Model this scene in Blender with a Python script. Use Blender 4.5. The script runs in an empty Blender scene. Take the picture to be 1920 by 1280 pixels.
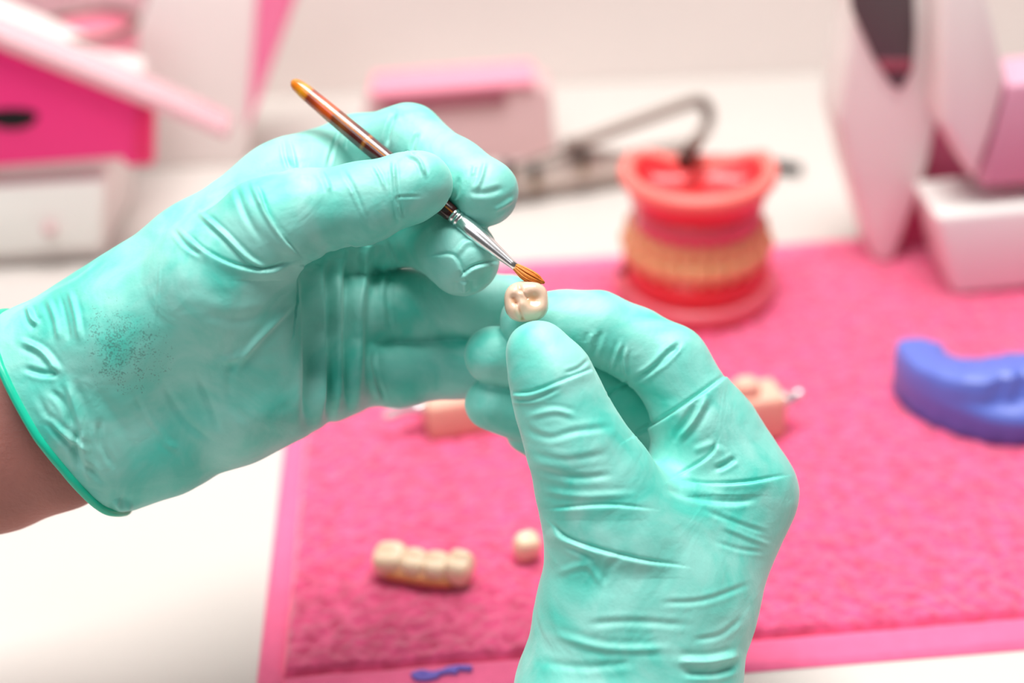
import bpy, bmesh, math, random
import numpy as np
from mathutils import Vector, Matrix
from mathutils.bvhtree import BVHTree
S = bpy.context.scene
C = S.collection
random.seed(7); rng = np.random.RandomState(11)
R_ = math.radians

# ------------------------------------------------------------------ camera, world, lights, exposure
FPX = 50/36*1920
CAM = Vector((0, 0, .28)); PITCH = R_(30); ROLL = R_(2.5)
FW = Vector((0, math.cos(PITCH), -math.sin(PITCH)))
R0 = Vector((1, 0, 0)); U0 = R0.cross(FW)
# the camera is rolled a little so the worktop rises to the right
RT = (R0*math.cos(ROLL) - U0*math.sin(ROLL)).normalized(); UP = RT.cross(FW).normalized()
cd = bpy.data.cameras.new('camera'); cam = bpy.data.objects.new('camera', cd); C.objects.link(cam)
cam.matrix_world = Matrix(((RT.x, UP.x, -FW.x, CAM.x), (RT.y, UP.y, -FW.y, CAM.y), (RT.z, UP.z, -FW.z, CAM.z), (0, 0, 0, 1)))
cd.lens = 50; cd.sensor_width = 36; cd.clip_start = .01; cd.clip_end = 50
cd.dof.use_dof = True; cd.dof.focus_distance = .331; cd.dof.aperture_fstop = 5.3
S.camera = cam
w = bpy.data.worlds.new('world'); S.world = w; w.use_nodes = True
w.node_tree.nodes['Background'].inputs[0].default_value = (1, .955, .93, 1)
w.node_tree.nodes['Background'].inputs[1].default_value = .08

def area(name, loc, target, sx, sy, power, col=(1, 1, 1)):
    l = bpy.data.lights.new(name, 'AREA'); l.shape = 'RECTANGLE'; l.size = sx; l.size_y = sy
    l.energy = power; l.color = col
    o = bpy.data.objects.new(name, l); C.objects.link(o); o.location = loc
    o.rotation_euler = (Vector(target)-Vector(loc)).to_track_quat('-Z', 'Y').to_euler()
    return o
area('ceiling_panel_light', (.02, .39, 1.04), (.03, .36, 0), .68, .44, 13.4, (1, .98, .95))
area('front_fill_light', (-.45, -.30, 1.0), (0, .33, .1), .6, .5, 2.2, (.95, .98, 1))  # added fill from the camera side for the glove fronts, not a window
vs = S.view_settings
vs.view_transform = 'Standard'; vs.look = 'None'; vs.gamma = 1; vs.exposure = .28; vs.use_curve_mapping = False

# ------------------------------------------------------------------ geometry helpers
def P(px, py, d):                     # a point seen at pixel px,py, d metres along the view axis
    return CAM + d*(FW + (px-960)/FPX*RT - (py-640)/FPX*UP)
def T(px, py, z=0.0):                 # where that line of sight meets the height z
    r = FW + (px-960)/FPX*RT - (py-640)/FPX*UP
    return CAM + r*((z-CAM.z)/r.z)
def V(px, py, Y):                     # where it meets the upright plane y = Y
    r = FW + (px-960)/FPX*RT - (py-640)/FPX*UP
    return CAM + r*((Y-CAM.y)/r.y)

def mesh_obj(name, verts, faces, mat=None, parent=None, smooth=True):
    me = bpy.data.meshes.new(name); me.from_pydata([tuple(v) for v in verts], [], faces); me.update()
    if smooth: me.polygons.foreach_set('use_smooth', [True]*len(me.polygons))
    if mat: me.materials.append(mat)
    o = bpy.data.objects.new(name, me); C.objects.link(o)
    if parent: o.parent = parent
    return o
def bm_obj(name, bm, mat=None, parent=None, smooth=True):
    bmesh.ops.recalc_face_normals(bm, faces=bm.faces)
    me = bpy.data.meshes.new(name); bm.to_mesh(me); bm.free()
    if smooth: me.polygons.foreach_set('use_smooth', [True]*len(me.polygons))
    if mat: me.materials.append(mat)
    o = bpy.data.objects.new(name, me); C.objects.link(o)
    if parent: o.parent = parent
    return o
def thing(name, label, cat, loc=(0, 0, 0), rz=0, group=None):
    o = bpy.data.objects.new(name, None); C.objects.link(o); o.empty_display_size = .01
    o.location = loc; o.rotation_euler = (0, 0, rz); o['label'] = label; o['category'] = cat
    if group: o['group'] = group
    return o
def tag(o, label, cat, group=None):
    o['label'] = label; o['category'] = cat
    if group: o['group'] = group
    return o
def keep(o, parent):                  # parent while staying where it was built in the world
    o.parent = parent
    o.matrix_parent_inverse = Matrix.LocRotScale(parent.location, parent.rotation_euler, None).inverted()
    return o
def box(bm, x0, x1, y0, y1, z0, z1, bev=0.0, seg=3):
    r = bmesh.ops.create_cube(bm, size=1)
    for v in r['verts']:
        v.co = Vector((x0+(v.co.x+.5)*(x1-x0), y0+(v.co.y+.5)*(y1-y0), z0+(v.co.z+.5)*(z1-z0)))
    if bev: bmesh.ops.bevel(bm, geom=list({e for v in r['verts'] for e in v.link_edges}), offset=bev, segments=seg, affect='EDGES', profile=.5)
def tube_data(pts, rad, n=16, closed=False, cap=True):
    pts = [Vector(p) for p in pts]; m = len(pts)
    if not hasattr(rad, '__len__'): rad = [rad]*m
    vs_, fs = [], []
    t0 = None; nrm = None
    for i in range(m):
        a = pts[(i-1) % m] if (closed or i > 0) else pts[i]
        b = pts[(i+1) % m] if (closed or i < m-1) else pts[i]
        t = (b-a).normalized()
        if nrm is None:
            nrm = t.cross(Vector((.3, .2, 1))).normalized()
        else:
            nrm = (nrm - t*nrm.dot(t)).normalized()
        bn = t.cross(nrm)
        for k in range(n):
            an = 2*math.pi*k/n
            vs_.append(pts[i] + rad[i]*(math.cos(an)*nrm + math.sin(an)*bn))
    rows = m if closed else m-1
    for i in range(rows):
        for k in range(n):
            a = i*n+k; b = i*n+(k+1) % n; c = ((i+1) % m)*n+(k+1) % n; d = ((i+1) % m)*n+k
            fs.append((a, b, c, d))
    if cap and not closed:
        fs.append(tuple(range(n-1, -1, -1))); fs.append(tuple(range((m-1)*n, m*n)))
    return vs_, fs
def tube(name, pts, rad, mat, parent=None, n=16, closed=False):
    v, f = tube_data(pts, rad, n, closed)
    return mesh_obj(name, v, f, mat, parent)
def smooth_path(pts, n=8):            # Catmull-Rom through the given points
    pts = [Vector(p) for p in pts]; out = []
    q = [2*pts[0]-pts[1]] + pts + [2*pts[-1]-pts[-2]]
    for i in range(1, len(q)-2):
        for k in range(n):
            t = k/n
            out.append(.5*((2*q[i]) + (q[i+1]-q[i-1])*t + (2*q[i-1]-5*q[i]+4*q[i+1]-q[i+2])*t*t + (3*q[i]-q[i-1]-3*q[i+1]+q[i+2])*t**3))
    out.append(pts[-1]); return out
def prism(name, poly, depth, mat, parent=None, bev=.002):   # poly: world points on an upright plane, pushed back along +y
    bm = bmesh.new()
    a = [bm.verts.new(p) for p in poly]; b = [bm.verts.new(Vector(p)+Vector((0, depth, 0))) for p in poly]
    n = len(poly); bm.faces.new(a); bm.faces.new(b[::-1])
    for i in range(n): bm.faces.new((a[i], b[i], b[(i+1) % n], a[(i+1) % n]))
    bmesh.ops.recalc_face_normals(bm, faces=bm.faces)
    if bev: bmesh.ops.bevel(bm, geom=list(bm.edges), offset=bev, segments=3, affect='EDGES', profile=.5)
    o = bm_obj(name, bm, mat, None)
    if parent: keep(o, parent)
    return o

# ------------------------------------------------------------------ materials
def mat(name, col, rough=.5, metal=0, spec=.5, sheen=0, sss=0, sssr=(1, .4, .3), scale=.003, coat=0, trans=0, ior=1.45, bump=0, bscale=300, var=0, vscale=40):
    m = bpy.data.materials.new(name); m.use_nodes = True
    nt = m.node_tree; b = nt.nodes['Principled BSDF']
    b.inputs['Base Color'].default_value = (*col, 1); b.inputs['Roughness'].default_value = rough
    b.inputs['Metallic'].default_value = metal; b.inputs['Specular IOR Level'].default_value = spec
    b.inputs['Sheen Weight'].default_value = sheen; b.inputs['Sheen Roughness'].default_value = .5
    b.inputs['Subsurface Weight'].default_value = sss; b.inputs['Subsurface Radius'].default_value = sssr
    b.inputs['Subsurface Scale'].default_value = scale
    b.inputs['Coat Weight'].default_value = coat; b.inputs['Coat Roughness'].default_value = .15
    b.inputs['Transmission Weight'].default_value = trans; b.inputs['IOR'].default_value = ior
    tc = nt.nodes.new('ShaderNodeTexCoord')
    if bump:
        n = nt.nodes.new('ShaderNodeTexNoise'); n.inputs['Scale'].default_value = bscale; n.inputs['Detail'].default_value = 4
        nt.links.new(tc.outputs['Object'], n.inputs['Vector'])
        bp = nt.nodes.new('ShaderNodeBump'); bp.inputs['Strength'].default_value = bump; bp.inputs['Distance'].default_value = .001
        nt.links.new(n.outputs['Fac'], bp.inputs['Height']); nt.links.new(bp.outputs['Normal'], b.inputs['Normal'])
    if var:
        n2 = nt.nodes.new('ShaderNodeTexNoise'); n2.inputs['Scale'].default_value = vscale; n2.inputs['Detail'].default_value = 5
        nt.links.new(tc.outputs['Object'], n2.inputs['Vector'])
        r = nt.nodes.new('ShaderNodeValToRGB')
        r.color_ramp.elements[0].position = .3; r.color_ramp.elements[1].position = .7
        r.color_ramp.elements[0].color = (*[c*(1-var) for c in col], 1); r.color_ramp.elements[1].color = (*[min(1, c*(1+var)) for c in col], 1)
        nt.links.new(n2.outputs['Fac'], r.inputs['Fac']); nt.links.new(r.outputs['Color'], b.inputs['Base Color'])
    return m
M = {}
M['worktop'] = mat('white_worktop', (.645, .60, .565), .5, var=.02, vscale=8)
M['wall'] = mat('painted_wall', (.84, .765, .73), .7, var=.02, vscale=6)
M['towel'] = mat('pink_terry', (.95, .09, .235), .9, spec=.1, sheen=.9, bump=.6, bscale=900, var=.30, vscale=210)
M['hem'] = mat('pink_woven_hem', (.93, .15, .32), .8, spec=.2, sheen=.4, bump=.25, bscale=700, var=.05, vscale=200)
M['thread'] = mat('violet_thread', (.22, .16, .62), .7)
M['tooth'] = mat('tooth_ceramic', (.95, .70, .50), .22, spec=.55, sss=.35, sssr=(1, .6, .4), scale=.002, coat=.3)
M['tooth_old'] = mat('yellowed_teeth', (.88, .46, .22), .35, sss=.3, scale=.003, coat=.2)
M['gum'] = mat('red_gum_acrylic', (.80, .035, .045), .3, sss=.25, sssr=(1, .3, .2), scale=.004, coat=.3)
M['gum_pink'] = mat('pink_gum_acrylic', (.78, .13, .17), .35, sss=.2, sssr=(1, .3, .2), scale=.004, coat=.2)
M['gum_light'] = mat('salmon_wax_rim', (.92, .20, .17), .4, sss=.3, sssr=(1, .4, .3), scale=.004)
M['blue'] = mat('blue_impression_silicone', (.11, .17, .62), .42, spec=.7, sheen=.12, coat=.15)
M['peach'] = mat('peach_plaster', (.90, .50, .38), .6, sss=.1, scale=.003, var=.05)
M['pin'] = mat('silver_pin', (.82, .82, .84), .3, metal=.7)
M['steel'] = mat('brushed_steel', (.24, .185, .16), .4, metal=.6)
M['plate'] = mat('satin_metal_plate', (.86, .78, .70), .45, metal=.1)
M['rubber'] = mat('black_rubber', (.02, .017, .016), .5)
M['brown'] = mat('brown_rubber', (.08, .02, .015), .5)
M['magenta'] = mat('magenta_plastic', (.99, .025, .24), .4)
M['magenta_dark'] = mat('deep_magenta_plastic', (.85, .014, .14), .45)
M['pale_pink'] = mat('pale_pink_plastic', (.90, .70, .68), .45)
M['white_plastic'] = mat('white_plastic', (.88, .80, .78), .4)
M['white_pink'] = mat('pinkish_white_plastic', (.92, .91, .87), .4)
M['mid_pink'] = mat('mid_pink_plastic', (.95, .33, .45), .4)
M['hot_pink'] = mat('hot_pink_plastic', (.96, .22, .42), .4)
M['dusty'] = mat('dusty_pink_card', (.72, .47, .48), .6)
M['maroon'] = mat('maroon_print', (.35, .09, .13), .6)
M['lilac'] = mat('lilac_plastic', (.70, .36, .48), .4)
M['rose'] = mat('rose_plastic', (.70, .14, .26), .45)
M['darkgrey'] = mat('dark_grey_plastic', (.10, .08, .085), .4)
M['black'] = mat('black_hole', (.004, .002, .003), .8)
M['acrylic'] = mat('clear_pink_acrylic', (.95, .62, .68), .15, trans=.45)
M['skin'] = mat('forearm_skin', (.42, .17, .145), .55, spec=.35, sss=.25, sssr=(1, .35, .2), scale=.004, bump=.25, bscale=900, var=.16, vscale=45)
def glove_mat():
    m = mat('mint_nitrile', (.055, .58, .45), .6, spec=.9, sheen=.3, coat=.6)
    nt = m.node_tree; b = nt.nodes['Principled BSDF']; L = nt.links
    tc = nt.nodes.new('ShaderNodeTexCoord')
    b.inputs['Sheen Tint'].default_value = (.9, 1, .97, 1); b.inputs['Coat Roughness'].default_value = .62; b.inputs['Coat IOR'].default_value = 1.7
    # fine skin texture and soft puckers of the film
    n1 = nt.nodes.new('ShaderNodeTexNoise'); n1.inputs['Scale'].default_value = 90; n1.inputs['Detail'].default_value = 3; n1.inputs['Distortion'].default_value = .6
    mp = nt.nodes.new('ShaderNodeMapping'); mp.inputs['Rotation'].default_value = (.3, .5, .6); mp.inputs['Scale'].default_value = (1, .35, 1)
    L.new(tc.outputs['Object'], mp.inputs[0]); L.new(mp.outputs[0], n1.inputs['Vector'])
    n2 = nt.nodes.new('ShaderNodeTexNoise'); n2.inputs['Scale'].default_value = 1400; n2.inputs['Detail'].default_value = 2
    L.new(tc.outputs['Object'], n2.inputs['Vector'])
    b1 = nt.nodes.new('ShaderNodeBump'); b1.inputs['Strength'].default_value = .35; b1.inputs['Distance'].default_value = .0022
    b2 = nt.nodes.new('ShaderNodeBump'); b2.inputs['Strength'].default_value = .12; b2.inputs['Distance'].default_value = .0004
    L.new(n1.outputs['Fac'], b1.inputs['Height']); L.new(n2.outputs['Fac'], b2.inputs['Height'])
    L.new(b1.outputs['Normal'], b2.inputs['Normal']); L.new(b2.outputs['Normal'], b.inputs['Normal'])
    # powdery variation of the film
    n3 = nt.nodes.new('ShaderNodeTexNoise'); n3.inputs['Scale'].default_value = 55; n3.inputs['Detail'].default_value = 5; n3.inputs['Distortion'].default_value = .8
    L.new(tc.outputs['Object'], n3.inputs['Vector'])
    r = nt.nodes.new('ShaderNodeValToRGB'); r.color_ramp.elements[0].position = .36; r.color_ramp.elements[1].position = .60
    r.color_ramp.elements[0].color = (.045, .60, .49, 1); r.color_ramp.elements[1].color = (.25, .70, .62, 1)
    L.new(n3.outputs['Fac'], r.inputs['Fac'])
    # a smudge of grey specks on the heel of the left palm
    sc_ = P(238, 645, .3245)
    ds = nt.nodes.new('ShaderNodeVectorMath'); ds.operation = 'DISTANCE'; ds.inputs[1].default_value = sc_; L.new(tc.outputs['Object'], ds.inputs[0])
    mk = nt.nodes.new('ShaderNodeMapRange'); mk.inputs['From Min'].default_value = .003; mk.inputs['From Max'].default_value = .012; mk.inputs['To Min'].default_value = .20; mk.inputs['To Max'].default_value = 0
    L.new(ds.outputs['Value'], mk.inputs['Value'])
    sn = nt.nodes.new('ShaderNodeTexNoise'); sn.inputs['Scale'].default_value = 2600; sn.inputs['Detail'].default_value = 2; L.new(tc.outputs['Object'], sn.inputs['Vector'])
    sn2 = nt.nodes.new('ShaderNodeTexNoise'); sn2.inputs['Scale'].default_value = 420; L.new(tc.outputs['Object'], sn2.inputs['Vector'])
    a1 = nt.nodes.new('ShaderNodeMath'); a1.operation = 'ADD'; L.new(sn.outputs['Fac'], a1.inputs[0]); L.new(mk.outputs[0], a1.inputs[1])
    a2 = nt.nodes.new('ShaderNodeMath'); a2.operation = 'MULTIPLY_ADD'; a2.inputs[1].default_value = .5; L.new(sn2.outputs['Fac'], a2.inputs[0]); L.new(a1.outputs[0], a2.inputs[2])
    th = nt.nodes.new('ShaderNodeMapRange'); th.inputs['From Min'].default_value = .955; th.inputs['From Max'].default_value = .99; th.inputs['To Max'].default_value = .55; L.new(a2.outputs[0], th.inputs['Value'])
    lim = nt.nodes.new('ShaderNodeMath'); lim.operation = 'MULTIPLY'; L.new(th.outputs[0], lim.inputs[0])
    gt = nt.nodes.new('ShaderNodeMath'); gt.operation = 'GREATER_THAN'; gt.inputs[1].default_value = .005; L.new(mk.outputs[0], gt.inputs[0]); L.new(gt.outputs[0], lim.inputs[1])
    mx = nt.nodes.new('ShaderNodeMix'); mx.data_type = 'RGBA'; mx.inputs[7].default_value = (.02, .09, .08, 1)
    L.new(lim.outputs[0], mx.inputs[0]); L.new(r.outputs['Color'], mx.inputs[6]); L.new(mx.outputs[2], b.inputs['Base Color'])
    return m
M['glove'] = glove_mat()
M['cuff'] = mat('rolled_glove_bead', (.012, .56, .36), .3, spec=.6)

# ------------------------------------------------------------------ the setting
WALL_Y = T(1200, 150).y
bm = bmesh.new(); box(bm, -1.2, 1.2, -.02, WALL_Y, -.03, 0, .002)
wt = bm_obj('worktop', bm, M['worktop'], smooth=False); tag(wt, 'white laboratory worktop under the pink towel', 'worktop')
bm = bmesh.new(); box(bm, -1.6, 1.6, WALL_Y+.0005, WALL_Y+.1, -.75, 1.2)
wl = bm_obj('wall_back', bm, M['wall'], smooth=False); wl['kind'] = 'structure'

bm = bmesh.new(); box(bm, -1.6, 1.6, -1.2, WALL_Y+.1, -.8, -.75)
fl = bm_obj('floor', bm, M['wall'], smooth=False); fl['kind'] = 'structure'
# ------------------------------------------------------------------ towel
TA = R_(3.0); c0 = T(475, 1337)
ex = Vector((math.cos(TA), math.sin(TA), 0)); ey = Vector((-math.sin(TA), math.cos(TA), 0))
q = T(1000, 493)-c0; TD = q.dot(ey); TW = .62
towel = thing('towel', 'pink terry towel lying on the white worktop', 'towel', c0, TA)
def vnoise(shape, cell):              # smooth random field
    h, w_ = shape; g = rng.rand(int(h/cell)+3, int(w_/cell)+3)
    yy = np.arange(h)/cell; xx = np.arange(w_)/cell
    yi = yy.astype(int); xi = xx.astype(int); fy = (yy-yi)[:, None]; fx = (xx-xi)[None, :]
    fy = fy*fy*(3-2*fy); fx = fx*fx*(3-2*fx)
    a = g[np.ix_(yi, xi)]; b = g[np.ix_(yi, xi+1)]; c = g[np.ix_(yi+1, xi)]; d = g[np.ix_(yi+1, xi+1)]
    return a*(1-fy)*(1-fx)+b*(1-fy)*fx+c*fy*(1-fx)+d*fy*fx
def sheet(name, x0, x1, y0, y1, step, zf, m, parent):
    nx = int((x1-x0)/step)+1; ny = int((y1-y0)/step)+1
    X, Y = np.meshgrid(np.linspace(x0, x1, nx), np.linspace(y0, y1, ny)); Z = zf(X, Y)
    edge = np.minimum(np.minimum(X-x0, x1-X), np.minimum(Y-y0, y1-Y)); Z = np.where(edge < step*.5, .0002, Z)
    v = np.stack([X, Y, Z], -1).reshape(-1, 3)
    i = np.arange(nx*ny).reshape(ny, nx); f = np.stack([i[:-1, :-1], i[:-1, 1:], i[1:, 1:], i[1:, :-1]], -1).reshape(-1, 4)
    me = bpy.data.meshes.new(name); me.from_pydata(v.tolist(), [], f.tolist()); me.polygons.foreach_set('use_smooth', [True]*len(me.polygons))
    me.materials.append(m); o = bpy.data.objects.new(name, me); C.objects.link(o); o.parent = parent; return o
HL, HN = .0075, .0125
def pile(X, Y):
    s = X.shape; z = .0014 + .0018*vnoise(s, 1.3) + .0009*vnoise(s, 2.6) + .0003*vnoise(s, 12) + .0004*vnoise(s, 40)
    return z
sheet('pile', HL, TW-HL, HN, TD-HN, .0011, pile, M['towel'], towel)
flat = lambda X, Y: .0014+.0002*vnoise(X.shape, 3)+.0005*vnoise(X.shape, 9)
sheet('hem', 0, HL, 0, TD, .0015, flat, M['hem'], towel); sheet('hem', TW-HL, TW, 0, TD, .0015, flat, M['hem'], towel)
sheet('hem', HL, TW-HL, 0, HN, .0015, flat, M['hem'], towel); sheet('hem', HL, TW-HL, TD-HN, TD, .0015, flat, M['hem'], towel)
ZT = .0030                            # height of the towel's pile
# violet stitching on the near hem
def onhem(px, py): return T(px, py, .0026)
tubes = bmesh.new()
for pl in ([(772, 1267), (790, 1261), (812, 1264), (838, 1258), (858, 1259)], [(836, 1256), (860, 1252), (885, 1253)], [(778, 1270), (800, 1271), (822, 1266)]):
    v, f = tube_data(smooth_path([onhem(*p) for p in pl], 5), .0009, 8)
    vv = [tubes.verts.new(x) for x in v]
    for ff in f: tubes.faces.new([vv[k] for k in ff])
st = bm_obj('stitching', tubes, M['thread']); keep(st, towel)

# ------------------------------------------------------------------ implicit hands
# joints are (px, py, depth m, radius px); converted to millimetres in the camera's frame
def J(px, py, d, r): return (np.array(((px-960)/FPX*d, -(py-640)/FPX*d, -d))*1000, r*d/FPX*1000)
def chain(pts): return [J(*p) for p in pts]
def smin(a, b, k):
    h = np.maximum(k-np.abs(a-b), 0)/k
    return np.minimum(a, b)-h*h*k*.25
def d_chain(X, ch, k=3.0):
    d = None
    for (a, ra), (b, rb) in zip(ch[:-1], ch[1:]):
        ab = (b-a).astype(np.float32); L2 = float(ab@ab)
        pa = X-a.astype(np.float32); t = np.clip((pa@ab)/L2, 0, 1)
        e = pa-t[..., None]*ab
        dd = np.sqrt((e*e).sum(-1))-(ra+t*(rb-ra))
        d = dd if d is None else smin(d, dd, k)
    return d
def surface(sdf, lo, hi, h):
    lo = np.array(lo, np.float32); n = [int((hi[i]-lo[i])/h)+2 for i in range(3)]
    ax = [lo[i]+h*np.arange(n[i], dtype=np.float32) for i in range(3)]
    K = 5                                # coarse pass first, then only the cells near the skin
    cx = [lo[i]+h*K*(np.arange(n[i]//K+1, dtype=np.float32)+.5)-h*.5 for i in range(3)]
    Dc = np.concatenate([sdf(np.stack(np.meshgrid(cx[0][i0:i0+8], cx[1], cx[2], indexing='ij'), -1)) for i0 in range(0, len(cx[0]), 8)])
    D = np.empty(n, np.float32); ii = [np.arange(n[i])//K for i in range(3)]
    for i0 in range(0, n[0], 16):
        near = Dc[np.ix_(ii[0][i0:i0+16], ii[1], ii[2])]; blk = near.copy()
        m = np.abs(near) < h*K*1.25
        if m.any():
            X = np.stack(np.meshgrid(ax[0][i0:i0+16], ax[1], ax[2], indexing='ij'), -1)
            blk[m] = sdf(X[m])
        D[i0:i0+16] = blk
    ins = D < 0
    c = [D[a:n[0]-1+a, b:n[1]-1+b, c_:n[2]-1+c_] for a in (0, 1) for b in (0, 1) for c_ in (0, 1)]
    cnt = sum((x < 0).astype(np.int8) for x in c); act = (cnt > 0) & (cnt < 8)
    idx = -np.ones(act.shape, np.int64); I = np.argwhere(act); idx[act] = np.arange(len(I))
    acc = np.zeros((len(I), 3)); num = np.zeros(len(I))
    offs = np.array([(a, b, c_) for a in (0, 1) for b in (0, 1) for c_ in (0, 1)])
    vals = np.stack([x[act] for x in c], -1)
    for i in range(8):
        for j in range(i+1, 8):
            if np.abs(offs[i]-offs[j]).sum() == 1:
                a, b = vals[:, i], vals[:, j]; m = (a < 0) != (b < 0)
                t = np.where(m, a/(a-b+1e-12), 0)[:, None]
                acc += np.where(m[:, None], offs[i]+t*(offs[j]-offs[i]), 0); num += m
    verts = (I+acc/num[:, None])*h+lo
    faces = []
    for axx in range(3):
        u, v_ = (axx+1) % 3, (axx+2) % 3
        sl0 = [slice(None)]*3; sl1 = [slice(None)]*3; sl0[axx] = slice(0, -1); sl1[axx] = slice(1, None)
        a, b = ins[tuple(sl0)], ins[tuple(sl1)]; E = np.argwhere(a != b)
        E = E[(E[:, u] > 0) & (E[:, v_] > 0) & (E[:, u] < n[u]-1) & (E[:, v_] < n[v_]-1)]
        sgn = a[tuple(E.T)]
        def at(du, dv):
            q_ = E.copy(); q_[:, u] += du; q_[:, v_] += dv; return idx[tuple(q_.T)]
        Q = np.stack([at(-1, -1), at(0, -1), at(0, 0), at(-1, 0)], -1)
        Q[~sgn] = Q[~sgn][:, ::-1]; faces.append(Q)
    return verts, np.concatenate(faces)
CM = np.array([[RT.x, UP.x, -FW.x], [RT.y, UP.y, -FW.y], [RT.z, UP.z, -FW.z]])
def to_world(v): return (v/1000)@CM.T+np.array(CAM)
def laplace(v, f, it, lam=.5):
    e = np.concatenate([f[:, [0, 1]], f[:, [1, 2]], f[:, [2, 3]], f[:, [3, 0]]]); e = np.concatenate([e, e[:, ::-1]])
    deg = np.bincount(e[:, 0], minlength=len(v))[:, None]
    for _ in range(it):
        s = np.stack([np.bincount(e[:, 0], weights=v[e[:, 1], k], minlength=len(v)) for k in range(3)], -1)
        v = v+lam*(s/np.maximum(deg, 1)-v)
    return v
def subdivide(v, f):
    me = bpy.data.meshes.new('tmp'); me.from_pydata(v.tolist(), [], f.tolist())
    o = bpy.data.objects.new('tmp', me); C.objects.link(o)
    md = o.modifiers.new('s', 'SUBSURF'); md.levels = 1; md.render_levels = 1
    m2 = bpy.data.meshes.new_from_object(o.evaluated_get(bpy.context.evaluated_depsgraph_get()))
    v2 = np.empty(len(m2.vertices)*3); m2.vertices.foreach_get('co', v2)
    f2 = np.empty(len(m2.loops), np.int64); m2.loops.foreach_get('vertex_index', f2)
    nn = np.empty(len(m2.vertices)*3); m2.vertices.foreach_get('normal', nn)
    bpy.data.objects.remove(o); bpy.data.meshes.remove(me); bpy.data.meshes.remove(m2)
    return v2.reshape(-1, 3), f2.reshape(-1, 4), nn.reshape(-1, 3)
def first_hits(bv, pxs):
    out = []
    for px, py in pxs:
        d = Vector(((px-960)/FPX, -(py-640)/FPX, -1)).normalized()
        r = bv.ray_cast(Vector((0, 0, 0)), d); out.append(None if r[0] is None else r[0].z)
    return out
def crease(v, f, nrm, strokes):
    # folds and ridges of the film, each a stroke over the surface: (points, height mm, width mm, kind)
    px = 960-v[:, 0]/v[:, 2]*FPX; py = 640+v[:, 1]/v[:, 2]*FPX
    disp = np.zeros(len(v)); facing = -(nrm*v).sum(1)/np.linalg.norm(v, axis=1)
    bv = BVHTree.FromPolygons(v.tolist(), f.tolist())
    for pts, hgt, wid, kind in strokes:
        pp = [tuple(p)[:2] for p in smooth_path([(a, b, 0) for a, b in pts], 5)]
        zs = first_hits(bv, pp)
        good = [z for z in zs if z is not None]
        if not good: continue
        zs = [z if z is not None else np.median(good) for z in zs]
        A = np.array(pp); wpx = wid*4.7
        lo = A.min(0)-wpx*4; hi = A.max(0)+wpx*4
        m = np.where((px > lo[0]) & (px < hi[0]) & (py > lo[1]) & (py < hi[1]) & (facing > -.15))[0]
        if not len(m): continue
        best = np.full(len(m), 1e9); sd = np.zeros(len(m)); tt = np.zeros(len(m)); zz = np.zeros(len(m))
        Q = np.stack([px[m], py[m]], -1)
        for i in range(len(A)-1):
            ab = A[i+1]-A[i]; L = np.linalg.norm(ab)+1e-9; u = ab/L
            t = np.clip(((Q-A[i])@u)/L, 0, 1); e = Q-A[i]-t[:, None]*ab; d = np.linalg.norm(e, axis=1)
            s = np.sign(u[0]*e[:, 1]-u[1]*e[:, 0]); k = d < best
            best[k] = d[k]; sd[k] = (s*d)[k]; tt[k] = ((i+t)/(len(A)-1))[k]; zz[k] = (zs[i]+(zs[i+1]-zs[i])*t)[k]
        zok = np.abs(v[m, 2]-zz) < 7+best*.12
        s = sd/wpx; env = np.clip(np.minimum(tt, 1-tt)*5+.12, 0, 1)
        if kind == 'r': prof = np.exp(-s*s)-.45*np.exp(-(np.abs(s)-2)**2)
        elif kind == 'v': prof = -np.exp(-s*s)+.35*np.exp(-(np.abs(s)-1.9)**2)
        else: prof = np.where(s > 0, np.exp(-s*s*.12), 0)-.55*np.exp(-(s+.35)**2*3)*1.0   # step: the film rides over itself
        if kind == 's': prof = prof*np.clip(1.6-np.abs(s)/5, 0, 1)
        if kind == 's': prof = np.where(s > 0, (1-np.exp(-s*4))*np.exp(-(s/3.5)**2), -.7*np.exp(-(s+.5)**2*2.5))
        disp[m] += np.where(zok, hgt*prof*env, 0)
    return v+nrm*disp[:, None]
def noise3(v, sc, seed):              # cheap smooth noise on points
    r = np.random.RandomState(seed); out = np.zeros(len(v))
    for k in range(14):
        d = r.randn(3); d /= np.linalg.norm(d); out += np.sin(v@d*(2*np.pi/(sc*(.6+.9*r.rand())))+r.rand()*6.28)
    return out/14**.5
def build_hand(palm, fingers, lo, hi, strokes, kp=9.0, kf=5.0, cut=None, h=.55):
    pal = [chain(p) for p in palm]; fin = [chain(p) for p in fingers]
    def sdf(X):
        dp = None
        for c_ in pal:
            d = d_chain(X, c_, 4); dp = d if dp is None else smin(dp, d, kp)
        out = dp
        for c_ in fin: out = np.minimum(out, smin(dp, d_chain(X, c_, 3), kf))
        return out
    v, f = surface(sdf, lo, hi, h)
    v = laplace(v, f, 5)
    v, f, nrm = subdivide(v, f)
    v = v+nrm*(.09*noise3(v, 20, 3)+.035*noise3(v, 6, 5))[:, None]
    v = crease(v, f, nrm, strokes)
    v = laplace(v, f, 1, .3)
    if cut is not None:                # open the glove at its cuff
        p0, n0 = cut; bad = (v-p0)@n0 < 0
        f = f[~bad[f].any(1)]
        used = np.unique(f); mp = -np.ones(len(v), np.int64); mp[used] = np.arange(len(used)); v = v[used]; f = mp[f]
    return v, f
def hand_mesh(name, v, f, m, parent):
    me = bpy.data.meshes.new(name); me.from_pydata(to_world(v).tolist(), [], f.tolist())
    me.polygons.foreach_set('use_smooth', [True]*len(me.polygons)); me.materials.append(m)
    o = bpy.data.objects.new(name, me); C.objects.link(o)
    if parent: keep(o, parent)
    return o

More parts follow.
